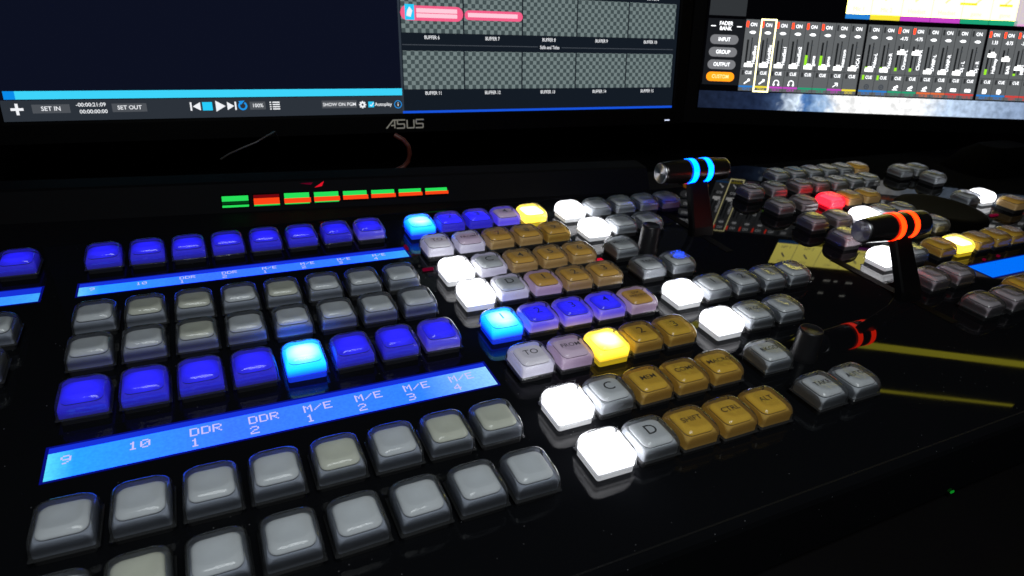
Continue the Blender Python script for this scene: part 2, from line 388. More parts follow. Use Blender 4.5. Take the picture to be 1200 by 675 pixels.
for x, y, p in ((25.25, 10.9, 'grey_off'), (32.4, 10.1, 'grey_off'), (33.45, 10.1, 'grey_off'), (33.2, 9.0, 'grey_off'), (31.95, 6.62, 'grey_off'), (33.0, 6.62, 'white_on'), (33.5, 5.6, 'amber_brown'),
             (24.95, 0.35, 'amber_off'), (24.6, -1.3, 'grey_off')): K(x, y, p, None, None, 'far right')

camU = Vector((2.453, -8.813, 8.143))
KEYS.sort(key=lambda k: (Vector((k[0], k[1], 0)) - camU).length)
def make_key(k):
    x, y, p, b, t, lab = k
    o = link('key', body_mesh(p, b), console); part(o)
    o.location = Vector((x, y, 0))*U
    o.rotation_euler = (random.uniform(-.014, .014), random.uniform(-.014, .014), random.uniform(-.014, .014))
    o['label'] = lab; o['group'] = 'square keys of the control console'
    c = link('key_cap', CAP, o)
    if t: l = link('legend', legend_mesh(t), o)
for k in KEYS[:100]: make_key(k)
mb = MB()
for x, y, p, b, t, lab in KEYS[100:]:
    body_geo(mb, MpF[p], MbF[b], x, y, b); cap_geo(mb, x, y)
    if t: legend_geo(mb, t, x, y)
o = part(mb.build('key', console)); o['kind'] = 'stuff'; o['label'] = 'small distant keys at the far right of the console, some lit red, white and yellow'

# ---- lcd strips with dot-matrix writing
GL = {'9': ['01110','10001','10001','01111','00001','00010','01100'], '1': ['00100','01100','00100','00100','00100','00100','01110'],
      '0': ['01110','10001','10011','10101','11001','10001','01110'], 'D': ['11110','10001','10001','10001','10001','10001','11110'],
      'R': ['11110','10001','10001','11110','10100','10010','10001'], 'M': ['10001','11011','10101','10101','10001','10001','10001'],
      'E': ['11111','10000','10000','11110','10000','10000','11111'], '/': ['00000','00001','00010','00100','01000','10000','00000'],
      '2': ['01110','10001','00001','00110','01000','10000','11111'], '3': ['11110','00001','00001','01110','00001','00001','11110'],
      '4': ['00010','00110','01010','10010','11111','00010','00010']}
def lcd_screen_mat(name, x0, x1, c0, c1, k):
    m = bpy.data.materials.new(name); m.use_nodes = True; nt = m.node_tree; b = nt.nodes['Principled BSDF']
    b.inputs['Base Color'].default_value = (0, 0, 0, 1); b.inputs['Roughness'].default_value = .25; b.inputs['Specular IOR Level'].default_value = .2
    tc = nt.nodes.new('ShaderNodeTexCoord'); sp = nt.nodes.new('ShaderNodeSeparateXYZ'); nt.links.new(tc.outputs['Object'], sp.inputs[0])
    mr = nt.nodes.new('ShaderNodeMapRange'); mr.inputs['From Min'].default_value = x0*U; mr.inputs['From Max'].default_value = x1*U
    nt.links.new(sp.outputs[0], mr.inputs['Value'])
    rp = nt.nodes.new('ShaderNodeValToRGB'); e = rp.color_ramp.elements
    e[0].position = 0; e[0].color = (*lin(*c0), 1); e[1].position = 1; e[1].color = (*lin(*c1), 1)
    q = e.new(0.05); q.color = (.026, .38, 3.4, 1); q = e.new(0.35); q.color = (.048, .21, 3.0, 1); q = e.new(0.8); q.color = (.034, .24, 3.2, 1)
    nt.links.new(mr.outputs['Result'], rp.inputs['Fac'])
    nz = nt.nodes.new('ShaderNodeTexNoise'); nz.inputs['Scale'].default_value = 900; nt.links.new(tc.outputs['Object'], nz.inputs['Vector'])
    m2 = nt.nodes.new('ShaderNodeMapRange'); m2.inputs['To Min'].default_value = k*.75; m2.inputs['To Max'].default_value = k*1.25; nt.links.new(nz.outputs['Fac'], m2.inputs['Value'])
    nt.links.new(rp.outputs['Color'], b.inputs['Emission Color']); nt.links.new(m2.outputs['Result'], b.inputs['Emission Strength'])
    return m
M_lcdtext = emat('lcd_pixel_pink', (205, 196, 250), 1.0)
M_lcdrim = emat('lcd_rim_glow', (8, 14, 120), 1.0)  # frame emits dim blue in place of light from its screen
M_lcdband = emat('lcd_recess_reflection', (22, 50, 215), 1.0)  # emission stands in for screen light reflected by the recess wall
def lcd(x0, x1, y0, y1, ybr, label, rows, m, ch=.2, rim=True):
    mb = MB(); F = Frame((0, 0, Z0), (1, 0, 0), (0, 1, 0))
    fw = .05
    for a, b, c, d in ((x0-fw, y0-fw, x1+fw, y0), (x0-fw, y1, x1+fw, y1+fw), (x0-fw, y0, x0, y1), (x1, y0, x1+fw, y1)):
        F.rect(mb, a, b, c, d, .012, M_lcdrim)
    o = part(mb.build('lcd_strip', console)); o['label'] = label
    mb = MB(); F.rect(mb, x0, y0, x1, ybr, .012, m); mb.build('screen', o)
    if ybr < y1: mb = MB(); F.rect(mb, x0, ybr, x1, y1, .014, M_lcdband); mb.build('recess_reflection', o)
    if rows:
        mb = MB(); px = ch/7
        for tx, cx, cy in rows:
            for gi, g in enumerate(tx):
                for ry, line in enumerate(GL[g]):
                    for rx, bit in enumerate(line):
                        if bit == '1':
                            a = cx + (gi*6 + rx)*px*1.02; b = cy + (6-ry)*px
                            F.rect(mb, a, b, a+px*.98, b+px*.98, .02, M_lcdtext)
        mb.build('dot_writing', o)
    return o
def words(xs, ya, yb, ch):
    W = ['9', '10', 'DDR,1', 'DDR,2', 'M/E,1', 'M/E,2', 'M/E,3', 'M/E,4']; r = []
    for i, t in enumerate(W):
        x = xs + i*1.012
        if ',' in t:
            a, b = t.split(','); r.append((a, x-.12, ya)); r.append((b, x-.12, yb))
        else: r.append((t, x-.1 if t == '10' else x-.1, ya-.03))
    return r
lcd(-.5, 7.7, 1.43, 2.27, 2.12, 'wide bright blue lcd strip with source names, nearest to the viewer', words(-.2, 1.80, 1.50, .2), lcd_screen_mat('lcd_blue_front', -.5, 7.7, (90, 225, 255), (150, 215, 255), 1.0), .22)
lcd(-.53, 7.78, 7.97, 8.62, 8.42, 'thin blue lcd strip further back in the left bank', words(-.2, 8.22, 8.02, .17), lcd_screen_mat('lcd_blue_back', -.5, 7.7, (110, 210, 255), (60, 175, 255), .9), .15)
lcd(-9.5, -1.33, 7.97, 8.70, 8.40, 'blue lcd strip cut off by the left frame edge', None, lcd_screen_mat('lcd_blue_left', -9.5, -1.3, (40, 120, 235), (70, 180, 255), .9))
M_lcdplain = emat('lcd_plain_blue', (0, 112, 250), 1.0)
lcd(25.42, 33.6, 1.43, 2.27, 2.27, 'plain bright blue lcd strip at the right frame edge', None, M_lcdplain)

# ---- printed words on the panel
mb = MB(); F = Frame((0, 0, Z0), (1, 0, 0), (0, 1, 0)); M_print = mat('faint_panel_print', (0.10, 0.10, 0.11), 0.5)
F.text(mb, 'PREVIZ', 9.02, .93, .23, .01, M_print, sx=1.1)
F.text(mb, 'OVERLAY', 9.0, -.72, .2, .01, M_print)
part(mb.build('panel_print', console))

# ---- small red status lights between the banks
M_redled = emat('red_led', (200, 8, 45), 1.0); M_redled2 = emat('dim_red_led', (90, 0, 30), 1.0)
for x, y, sxx, syy, m in ((13.22, 6.12, .22, .22, M_redled), (7.86, 8.55, .08, .3, M_redled2), (8.02, 7.0, .32, .09, M_redled2), (29.2, 7.1, .5, .12, M_redled2), (31.9, 5.3, .5, .12, M_redled2), (26.6, 2.45, .1, .1, M_redled2), (27.5, 2.5, .1, .1, M_redled2)):
    mb = MB(); mb.loft([rring(sxx/2, .03, Z0, syy/2, cx=x, cy=y), rring(sxx/2, .03, Z0+.06, syy/2, cx=x, cy=y)], m)
    part(mb.build('status_light', console))

mb = MB(); mb.box((2.0, 12.25, Z0+.015), (37, 2.0, .03), mat('matt_reflection_mask', (0.004, 0.004, 0.006), .75, spec=.1))  # added matt strip, keeps the indicator windows from mirroring in the panel
part(mb.build('reflection_mask_strip', console))
# ---- rotary knobs
M_knob = mat('matt_black_knob', (0.012, 0.012, 0.014), 0.38, spec=0.5)
for x, y, h, r in ((15.13, 6.35, .92, .30), (15.3, 0.02, .80, .30)):
    mb = MB(); n = 28
    def cr(rr, z): return [Vector((x+math.cos(2*math.pi*k/n)*rr, y+math.sin(2*math.pi*k/n)*rr, z)) for k in range(n)]
    mb.loft([cr(r*1.12, Z0), cr(r*1.1, Z0+.12), cr(r*1.02, Z0+.16), cr(r*.97, Z0+h-.06), cr(r*.9, Z0+h-.005), cr(r*.84, Z0+h), cr(r*.8, Z0+h-.02), cr(.02, Z0+h-.03)], M_knob)
    part(mb.build('rotary_knob', console))

# ---- round black jog disc far right
mb = MB(); n = 48; cx, cy = 29.35, 6.0
def cr(rr, z): return [Vector((cx+math.cos(2*math.pi*k/n)*rr, cy+math.sin(2*math.pi*k/n)*rr, z)) for k in range(n)]
mb.loft([cr(1.75, Z0), cr(1.72, Z0+.2), cr(1.62, Z0+.32), cr(1.4, Z0+.36), cr(1.2, Z0+.33), cr(.05, Z0+.32)], mat('matt_black_disc', (0.0015, 0.0015, 0.0015), .8, spec=.04))
part(mb.build('jog_disc', console))

# ---- lever handles with glowing rings
M_black = mat('satin_black_metal', (0.004, 0.004, 0.0045), 0.35, spec=0.2)
M_spun = mat('spun_aluminium', (0.62, 0.62, 0.66), 0.32, metal=1.0)
def spun():
    m = bpy.data.materials.new('spun_aluminium_face'); m.use_nodes = True; b = m.node_tree.nodes['Principled BSDF']
    b.inputs['Base Color'].default_value = (.55, .55, .6, 1); b.inputs['Metallic'].default_value = 1; b.inputs['Roughness'].default_value = .3
    b.inputs['Anisotropic'].default_value = .85
    t = m.node_tree.nodes.new('ShaderNodeTangent'); t.direction_type = 'RADIAL'; t.axis = 'X'
    m.node_tree.links.new(t.outputs[0], b.inputs['Tangent'])
    return m
M_face = spun()
def t_bar(c, base, top_em, label, hl, steel):
    cx, cy, cz = c; L0, L1 = hl
    M_grip = mat('brushed_dark_steel' if steel else 'gloss_black_grip', (0.10, 0.09, 0.09) if steel else (0.012, 0.011, 0.012), 0.24, metal=0.9 if steel else 0.0, bump=0.0)
    n = 40
    def cr(x, rr): return [Vector((cx+x, cy+math.cos(2*math.pi*k/n)*rr, cz+math.sin(2*math.pi*k/n)*rr)) for k in range(n)]
    # lever arm: a flat tapering bar from the slot up to the handle
    mb = MB(); rings = []
    for t in (0, .15, .3, .45, .6, .75, .9, 1.0):
        p = Vector(base).lerp(Vector(c), t); hw = .47 - .12*t; hd = .16
        rings.append([Vector((p.x+a*hw, p.y+b*hd, p.z - (.35 if t == 0 else 0))) for a, b in ((-1, -.7), (-.85, -1), (.85, -1), (1, -.7), (1, .7), (.85, 1), (-.85, 1), (-1, .7))])
    mb.loft(rings, M_black, smooth=False)
    o = part(mb.build('lever_arm', console)); o['label'] = label
    mb = MB()
    Rm = .415
    def prof(x0, x1, e0, e1):
        s = []
        for i in range(11):
            t = i/10; x = x0+(x1-x0)*t
            q = abs(x)/1.6
            s.append((x, Rm*(1 - .20*q**2)))
        return s
    mb.loft([cr(-L0, .02)] + [cr(x, r) for x, r in prof(-L0, -.42, 0, 0)][::1] + [cr(-.42, Rm*.92)], M_grip)
    mb.loft([cr(.42, Rm*.92)] + [cr(x, r) for x, r in prof(.42, L1, 0, 0)] + [cr(L1+.05, Rm*.70), cr(L1+.06, .02)], M_grip)
    mb.loft([cr(-.19, Rm*.99), cr(.19, Rm*.99)], M_grip)
    mb.build('grip', o)
    mb = MB(); rl = Rm*(1 - .20*(L0/1.6)**2)
    mb.loft([cr(-L0+.02, rl*.99), cr(-L0-.03, rl*.97), cr(-L0-.045, rl*.9)], M_spun, cap0=False, cap1=False)
    mb.loft([cr(-L0-.045, rl*.9), cr(-L0-.035, rl*.5), cr(-L0-.04, .015)], M_face, cap0=False)
    mb.build('end_cap', o)
    m_top = mat('ring_glow_'+label.split()[0], (0, 0, 0), .4, emis=top_em, es=1.0)
    m_red = mat('ring_glow_red', (0, 0, 0), .4, emis=(1.2, 0.01, 0.05), es=1.0)
    for s in (-1, 1):
        mb = MB(); xa, xb = (-.42, -.19) if s < 0 else (.19, .42)
        vs = []; fs = []; fr = []
        for k in range(n):
            for x in (xa, xb):
                a = 2*math.pi*k/n; vs.append((cx+x, cy+math.cos(a)*Rm*1.01, cz+math.sin(a)*Rm*1.01))
        for k in range(n):
            a = 2*math.pi*(k+.5)/n; f = (2*k, 2*k+1, (2*k+3) % (2*n), (2*k+2) % (2*n))
            (fr if math.sin(a) < -.88 and steel else fs).append(f)
        mb.add(vs, fs, m_top, True); mb.add(vs, fr, m_red, True)
        mb.build('light_ring', o)
    # slot in the panel
    mb = MB(); mb.box((base[0], base[1]+.7, Z0+.012), (.3, 4.2, .02), mat('slot_dark', (0.002, 0.002, 0.002), .8, spec=.1))
    mb.build('lever_slot', o)
    return o
t_bar((17.72, 7.74, 1.71), (17.9, 6.95, Z0), (0.0, 1.0, 15.0), 'blue-ringed lever handle near the back of the console', (1.45, 1.2), True)
t_bar((21.0, 2.40, 1.55), (21.05, 1.25, Z0), (9.0, 0.15, 0.01), 'orange-ringed lever handle nearer to the right edge', (1.55, 1.05), False)

# ---- little green light low on the console's front side
mb = MB(); mb.box((16.76, y0-.01, -1.98), (.10, .03, .05), emat('green_led', (10, 120, 30), 1.0))
part(mb.build('status_light', console))

# ------------------------------------------------------------------ indicator bar behind the left bank
bar = thing('indicator_bar', 'low black bar with eight small green and orange lit windows behind the left key bank', 'indicator bar', (4, 12.6, Z0))
INVB = Matrix.Translation(-bar.location)
A = math.radians(55)
BX = Vector((0.99596, -0.08984, 0)); BYh = Vector((0.08984, 0.99596, 0))
FB = Frame((-1.796, 12.962, Z0), BX, BYh*math.cos(A) + Vector((0, 0, 1))*math.sin(A))
mb = MB(); hx0, hx1 = -8, 20.6; T = .98  # housing length and height made up to block the left monitor's reflection
def bp_(a, f, d=0): return FB.O + FB.X*a + FB.Y*f + BYh*d
sec = [(0, 0), (T, 0), (T+.04, .1), (T+.04, .9)]
P0 = [bp_(hx0, f, d) for f, d in sec] + [bp_(hx0, 0, 1.5)]; P1 = [bp_(hx1, f, d) for f, d in sec] + [bp_(hx1, 0, 1.5)]
mb.add(P0+P1, [(i, i+5, (i+1) % 5+5, (i+1) % 5) for i in range(5)] + [(0, 1, 2, 3, 4), (9, 8, 7, 6, 5)], mat('bar_black', (0.003, 0.003, 0.004), .7, spec=.1, noise=.2))
o = mb.build('housing', bar); o.matrix_parent_inverse = INVB
G1 = emat('green_window', (22, 205, 80), 1.0); G2 = emat('green_window_bright', (40, 225, 90), 1.0); OR = emat('orange_window', (255, 70, 22), 1.0); RD = emat('red_window_dim', (110, 6, 14), 1.0); DG = emat('green_dim', (4, 60, 22), 1.0)
for i in range(8):
    a0 = 4.88 + i*.945; a1 = a0 + .79
    mb = MB(); lo = .20 + .1*i/7; hi = .60 - .05*i/7
    FB.rect(mb, a0-.03, lo-.03, a1+.03, hi+.03, .012, mat('window_frame', (.002, .002, .002), .8, spec=.05))
    if i == 0:
        FB.rect(mb, a0, .40, a1, .57, .02, G2); FB.rect(mb, a0, .30, a1, .40, .02, DG); FB.rect(mb, a0, .20, a1, .27, .02, G2)
    elif i == 1:
        FB.rect(mb, a0, .46, a1, .57, .02, RD); FB.rect(mb, a0, .25, a1, .46, .02, OR); FB.rect(mb, a0, .20, a1, .25, .02, G1)
    else:
        mid = .405 + .03*i/7
        FB.rect(mb, a0, mid, a1, hi, .02, G2); FB.rect(mb, a0-.01, lo+.02, a1+.04, mid, .02, OR)
        if i < 4: FB.rect(mb, a0, lo-.02, a1, lo+.02, .02, G1)
    o = mb.build('indicator_window', bar); o.matrix_parent_inverse = INVB
    o['label'] = 'window with two green lines' if i == 0 else ('window lit mostly red orange' if i == 1 else 'window half green half orange')
mb = MB(); FB.poly(mb, [(7.75, .74), (8.0, .78), (8.08, .95)], .01, emat('red_mark', (225, 20, 40), 1.0)); FB.poly(mb, [(7.3, .9), (7.65, .84), (7.72, .92)], .01, M_redled2)
o = mb.build('red_marker_light', bar); o.matrix_parent_inverse = INVB

# ------------------------------------------------------------------ monitors
M_bez = mat('black_monitor_plastic', (0.0012, 0.001, 0.0012), 0.6, spec=0.08)
def monitor(name_lab, O, X, Y, Wd, Hd):
    F = Frame(O, X, Y)
    foot = F.p(Wd/2, -1.2, -4); base = (foot.x, foot.y, -2.2)
    t = thing('monitor', name_lab, 'monitor', base)
    inv = Matrix.Translation(-t.location)
    def P(o): o.matrix_parent_inverse = inv; return o
    mb = MB(); bz = .75
    def ring(a, b, c): return [F.p(-a, -a*1.1, c), F.p(Wd+a, -a*1.1, c), F.p(Wd+a, Hd+a, c), F.p(-a, Hd+a, c)]
    mb.loft([ring(0.02, 0, -.05), ring(0.02, 0, .06), ring(.1, 0, .1), ring(bz*.95, 0, .1), ring(bz, 0, .02), ring(bz, 0, -.9), ring(-2, 0, -2.2)], M_bez, cap0=False, smooth=False)
    P(mb.build('casing', t))
    mb = MB()
    Rz = Matrix.Rotation(math.atan2(F.X.y, F.X.x), 3, 'Z')
    mb.box((foot.x, foot.y, 2.5), (3, .8, 9), M_bez, Rz); mb.box((foot.x, foot.y, -2.05), (11, 8, .3), M_bez, Rz)
    if name_lab.startswith('monitor with an'):
        q = F.p(15.2, -2.0, 2.2); mb.loft([rring(3.4, 1.0, -2.0, 1.6, cx=q.x, cy=q.y), rring(3.2, 1.0, -.6, 1.5, cx=q.x, cy=q.y), rring(2.3, .9, .5, 1.0, cx=q.x, cy=q.y), rring(1.5, .6, .9, .6, cx=q.x, cy=q.y)], mat('stand_black', (0.001, 0.001, 0.001), .9, spec=.02))
    P(mb.build('stand', t))
    return t, F, P
# ---- left monitor
t, F, P = monitor('monitor with a dark player view, cyan progress bar and checkered buffer tiles', (-3.354, 19.401, 1.016), (0.9985, -0.0536, 0.0075), (0.0023, 0.1818, 0.9833), 28.0, 15.75)
mb = MB()
F.rect(mb, 0, .72, 14.22, 15.75, 0, emat('player_navy', (12, 16, 32), 1.0))
F.rect(mb, 14.22, 0, 28, 15.75, 0, emat('tile_pane_dark', (20, 27, 36), 1.0))
F.rect(mb, 0, 0, 14.22, .72, 0, emat('control_strip_grey', (44, 50, 58), 1.0))
F.rect(mb, 14.17, .02, 14.26, 15.75, .008, emat('divider_grey', (48, 56, 66), 1.0))
P(mb.build('screen', t))
mb = MB()
F.rect(mb, .14, .75, 14.2, 1.03, .01, emat('progress_cyan', (62, 212, 250), 1.0)); F.rect(mb, .14, .75, .48, 1.03, .02, emat('progress_blue', (10, 140, 235), 1.0))
F.rect(mb, 14.2, 0.0, 28, .10, .01, emat('base_line_blue', (24, 84, 220), 1.0))
WB = emat('ui_button_grey', (78, 82, 88), 1.0); WT = emat('ui_white', (238, 240, 244), 1.05); CY = emat('ui_cyan', (40, 205, 250), 1.0); BL = emat('ui_blue', (30, 150, 235), 1.0)
for a, b in ((.9, 2.05), (3.37, 4.5), (8.1, 8.68), (10.85, 12.27)): F.rect(mb, a, .27, b, .57, .01, WB)
P(mb.build('progress_bar', t))
mb = MB()
z = .02; bd = .012
F.rect(mb, .27, .37, .65, .46, z, WT); F.rect(mb, .415, .22, .505, .61, z, WT)
P(mb.build('plus_icon', t)); mb = MB()
F.text(mb, 'SET IN', 1.47, .42, .21, z, WT, bd); F.text(mb, 'SET OUT', 3.94, .42, .20, z, WT, bd)
F.text(mb, '-00:00:21:09', 2.72, .54, .19, z, WT, bd); F.text(mb, '00:00:00:00', 2.77, .30, .19, z, WT, bd)
P(mb.build('time_lettering', t)); mb = MB()
F.rect(mb, 5.97, .27, 6.03, .58, z, WT); F.poly(mb, [(6.06, .425), (6.33, .27), (6.33, .58)], z, WT)
F.rect(mb, 6.40, .27, 6.75, .58, z, CY)
F.poly(mb, [(6.87, .22), (7.22, .42), (6.87, .63)], z, WT)
F.poly(mb, [(7.28, .27), (7.53, .42), (7.28, .58)], z, WT); F.rect(mb, 7.55, .27, 7.61, .58, z, WT)
F.ring(mb, 7.84, .42, .10, .165, z, BL, math.radians(120), math.radians(420)); F.poly(mb, [(7.7, .60), (7.93, .62), (7.78, .46)], z, BL)
F.text(mb, '100%', 8.39, .42, .19, z, WT, bd)
for k in range(4):
    F.rect(mb, 8.84, .26+k*.085, 8.90, .305+k*.085, z, WT); F.rect(mb, 8.95, .26+k*.085, 9.22, .305+k*.085, z, WT)
P(mb.build('transport_icons', t)); mb = MB()
F.text(mb, 'SHOW ON PGM', 11.56, .41, .185, z, WT, bd)
F.ring(mb, 12.5, .39, .045, .115, z, WT)
for k in range(8):
    a = k*math.pi/4; F.line(mb, 12.5+.1*math.cos(a), .39+.1*math.sin(a), 12.5+.15*math.cos(a), .39+.15*math.sin(a), .05, z+.004, WT)
F.rect(mb, 12.74, .28, 12.98, .51, z, CY); F.line(mb, 12.80, .38, 12.86, .33, .03, z+.01, WT); F.line(mb, 12.86, .33, 12.96, .47, .03, z+.01, WT)
F.text(mb, 'Autoplay', 13.37, .39, .20, z, WT, bd)
F.ring(mb, 14.0, .38, .135, .165, z, BL); F.rect(mb, 13.985, .31, 14.015, .41, z, WT); F.rect(mb, 13.985, .43, 14.015, .46, z, WT)
P(mb.build('option_icons', t))
# checker tiles
def checker():
    m = bpy.data.materials.new('transparency_checker'); m.use_nodes = True; nt = m.node_tree; b = nt.nodes['Principled BSDF']
    b.inputs['Base Color'].default_value = (0, 0, 0, 1); b.inputs['Specular IOR Level'].default_value = .1
    tc = nt.nodes.new('ShaderNodeTexCoord'); ck = nt.nodes.new('ShaderNodeTexChecker'); ck.inputs['Scale'].default_value = 1.0
    ck.inputs['Color1'].default_value = (*lin(116, 130, 130), 1); ck.inputs['Color2'].default_value = (*lin(66, 78, 80), 1)
    nt.links.new(tc.outputs['UV'], ck.inputs['Vector']); nt.links.new(ck.outputs['Color'], b.inputs['Emission Color']); b.inputs['Emission Strength'].default_value = 1
    return m
M_chk = checker()
def uvquad(name, F, quads, m, parent, P, s):
    me = bpy.data.meshes.new(name); vs = []; fs = []; uv = []
    for a0, b0, a1, b1 in quads:
        k = len(vs); vs += [tuple(F.p(a, b, .012)*U) for a, b in ((a0, b0), (a1, b0), (a1, b1), (a0, b1))]; fs.append((k, k+1, k+2, k+3))
        uv += [(0, 0), ((a1-a0)/s, 0), ((a1-a0)/s, (b1-b0)/s), (0, (b1-b0)/s)]
    me.from_pydata(vs, [], fs); me.materials.append(m); l = me.uv_layers.new(name='UVMap')
    for i, q in enumerate(uv): l.data[i].uv = q
    return P(link(name, me, parent))
cols = [14.27, 17.0, 19.74, 22.46, 25.18, 27.84]
lab_no = 11; txt = MB()
rows = [(.99, 2.54, .82, 11), (3.25, 4.80, 3.07, 6), (5.22, 6.75, 4.99, 1)]
for (b0, b1, bl, n0) in rows:
    for c in range(5):
        a0, a1 = cols[c]+.03, cols[c+1]-.03
        q = uvquad('buffer_tile', F, [(a0, b0, a1, b1)], M_chk, t, P, .17)
        F.text(txt, 'BUFFER %d' % (n0+c), (a0+a1)/2 - .05, bl, .20, .02, WT, .012, sx=.82)
LN = emat('rule_grey', (70, 76, 84), 1.0)
F.rect(txt, 14.3, 2.76, 20.5, 2.79, .02, LN); F.rect(txt, 21.7, 2.74, 27.8, 2.77, .02, LN)
F.text(txt, 'Stills and Titles', 21.1, 2.75, .20, .02, WT, .012, sx=.8)
P(txt.build('tile_captions', t))
mb = MB(); PK = emat('title_pink', (246, 96, 138), 1.0); PK2 = emat('title_pale', (255, 205, 220), 1.0)
F.pill(mb, 14.27, 3.72, 16.99, 4.30, .025, PK); F.rect(mb, 14.95, 3.84, 16.72, 4.2, .03, PK2); F.rect(mb, 14.46, 3.74, 14.86, 4.34, .035, CY)
F.rect(mb, 14.95, 4.0, 16.72, 4.03, .04, PK); F.poly(mb, [(14.52, 3.9), (14.7, 3.85), (14.78, 4.1), (14.66, 4.25), (14.56, 4.1)], .04, WT)
F.pill(mb, 17.05, 3.80, 19.75, 4.19, .025, PK); F.rect(mb, 17.2, 3.92, 19.5, 4.09, .03, PK2)
P(mb.build('pink_titles', t))
# maker's letters on the lower bezel, and the power light
mb = MB(); MS = mat('silver_lettering', (.62, .58, .5), .3, metal=.6, emis=(0.10, 0.095, 0.08), es=1.0)  # letters emit faintly in place of light caught by the silver
F2 = Frame(F.p(14.15, -.43, .12), F.X, F.Y)
def stroke(pts, wd=.055):
    for (xa, ya), (xb, yb) in zip(pts, pts[1:]): F2.line(mb, xa, ya, xb, yb, wd, .004, MS)
h = .17
stroke([(-.72, -h), (-.42, h), (-.22, h)]); stroke([(-.36, h*.9), (-.36, -h)]); stroke([(-.52, -.05), (-.36, -.05)])
stroke([(.10, h), (-.24, h), (-.24, .0), (.06, 0.0), (.06, -h), (-.28, -h)])
stroke([(.18, h), (.18, -h), (.48, -h), (.48, h)])
stroke([(.92, h), (.58, h), (.58, 0), (.88, 0), (.88, -h), (.55, -h)])
P(mb.build('bezel_lettering', t))
mb = MB(); F.rect(mb, 27.55, -.62, 27.85, -.57, .12, emat('power_led_white', (215, 225, 255), 1.3)); P(mb.build('power_light', t))

# ---- right monitor
t, F, P = monitor('monitor with an audio mixer page and a bright window, angled in at right', (26.8, 18.489, 1.054), (0.9172, -0.3967, 0.0373), (0.0544, 0.2173, 0.9746), 31.0, 18.1)
def wall_mat():
    m = bpy.data.materials.new('earth_wallpaper'); m.use_nodes = True; nt = m.node_tree; b = nt.nodes['Principled BSDF']
    b.inputs['Base Color'].default_value = (0, 0, 0, 1); b.inputs['Specular IOR Level'].default_value = .1
    tc = nt.nodes.new('ShaderNodeTexCoord'); sp = nt.nodes.new('ShaderNodeSeparateXYZ'); nt.links.new(tc.outputs['UV'], sp.inputs[0])
    nz = nt.nodes.new('ShaderNodeTexNoise'); nz.inputs['Scale'].default_value = 1.3; nz.inputs['Detail'].default_value = 7; nz.inputs['Distortion'].default_value = 1.2
    nt.links.new(tc.outputs['UV'], nz.inputs['Vector'])
    g = nt.nodes.new('ShaderNodeMapRange'); g.inputs['From Min'].default_value = 0; g.inputs['From Max'].default_value = 18; nt.links.new(sp.outputs[0], g.inputs['Value'])
    ad = nt.nodes.new('ShaderNodeMath'); ad.operation = 'MULTIPLY_ADD'; ad.inputs[1].default_value = .10; nt.links.new(nz.outputs['Fac'], ad.inputs[0]); nt.links.new(g.outputs['Result'], ad.inputs[2])
    r = nt.nodes.new('ShaderNodeValToRGB'); e = r.color_ramp.elements
    stops = [(0, (22, 30, 48)), (.24, (28, 40, 66)), (.30, (60, 80, 115)), (.345, (225, 240, 255)), (.37, (70, 115, 175)), (.42, (150, 180, 215)), (.47, (255, 255, 255)), (.72, (255, 255, 255)), (.80, (190, 210, 235)), (1.0, (140, 160, 190))]
    e[0].position = 0; e[0].color = (*lin(*stops[0][1]), 1); e[1].position = 1; e[1].color = (*lin(*stops[-1][1]), 1)
    for p_, c_ in stops[1:-1]: q = e.new(p_); q.color = (*lin(*c_), 1)
    nt.links.new(ad.outputs[0], r.inputs['Fac'])
    # cloud mottling on the planet only
    n2 = nt.nodes.new('ShaderNodeTexNoise'); n2.inputs['Scale'].default_value = 2.6; n2.inputs['Detail'].default_value = 8; nt.links.new(tc.outputs['UV'], n2.inputs['Vector'])
    c2 = nt.nodes.new('ShaderNodeMapRange'); c2.inputs['From Min'].default_value = .35; c2.inputs['From Max'].default_value = .62; c2.inputs['To Min'].default_value = .8; c2.inputs['To Max'].default_value = 1.3
    nt.links.new(n2.outputs['Fac'], c2.inputs['Value'])
    nt.links.new(r.outputs['Color'], b.inputs['Emission Color']); nt.links.new(c2.outputs['Result'], b.inputs['Emission Strength'])
    return m
mb = MB(); F.rect(mb, 0, .86, 31, 18.1, 0, emat('app_black', (3, 3, 5), 1.0)); P(mb.build('screen', t))
uvquad('wallpaper', F, [(0, 0, 31, .87)], wall_mat(), t, P, 1.0)
mb = MB(); z = .02
WT = emat('ui_white_bright', (240, 242, 245), 2.2)
F.rect(mb, .1, 1.18, 2.02, 4.40, .012, emat('fader_bank_dark', (26, 28, 32), 1.0))
F.rect(mb, .1, 4.55, 2.0, 9.0, .012, emat('fader_bank_grey', (50, 53, 56), 1.0))
for i, (b, nm) in enumerate(((3.40, 'INPUT'), (2.79, 'GROUP'), (2.18, 'OUTPUT'), (1.58, 'CUSTOM'))):
    m = emat('pill_orange', (255, 150, 25), 1.5) if i == 3 else emat('pill_grey', (125, 126, 130), 1.0)
    F.pill(mb, .28, b-.23, 1.76, b+.23, z, m); F.text(mb, nm, 1.02, b, .26, z+.01, WT if i != 3 else emat('pale_orange', (255, 225, 150), 1.5), .014, sx=.85)
F.text(mb, 'FADER', 1.03, 4.17, .26, z, WT, .014, sx=.9); F.text(mb, 'BANK', 1.03, 3.93, .26, z, WT, .014, sx=.9)
F.rect(mb, .25, 4.02, .5, 4.06, z, WT); F.rect(mb, 1.6, 4.02, 1.85, 4.06, z, WT)
P(mb.build('fader_bank', t))
SG = emat('strip_grey', (100, 103, 105), 1.0); SL = emat('strip_line', (62, 64, 66), 1.0); ON = mat('on_orange', (0, 0, 0), .4, emis=(4.5, .12, .02), es=1.0, spec=.15); FK = emat('fader_knob', (240, 240, 238), 3.0)
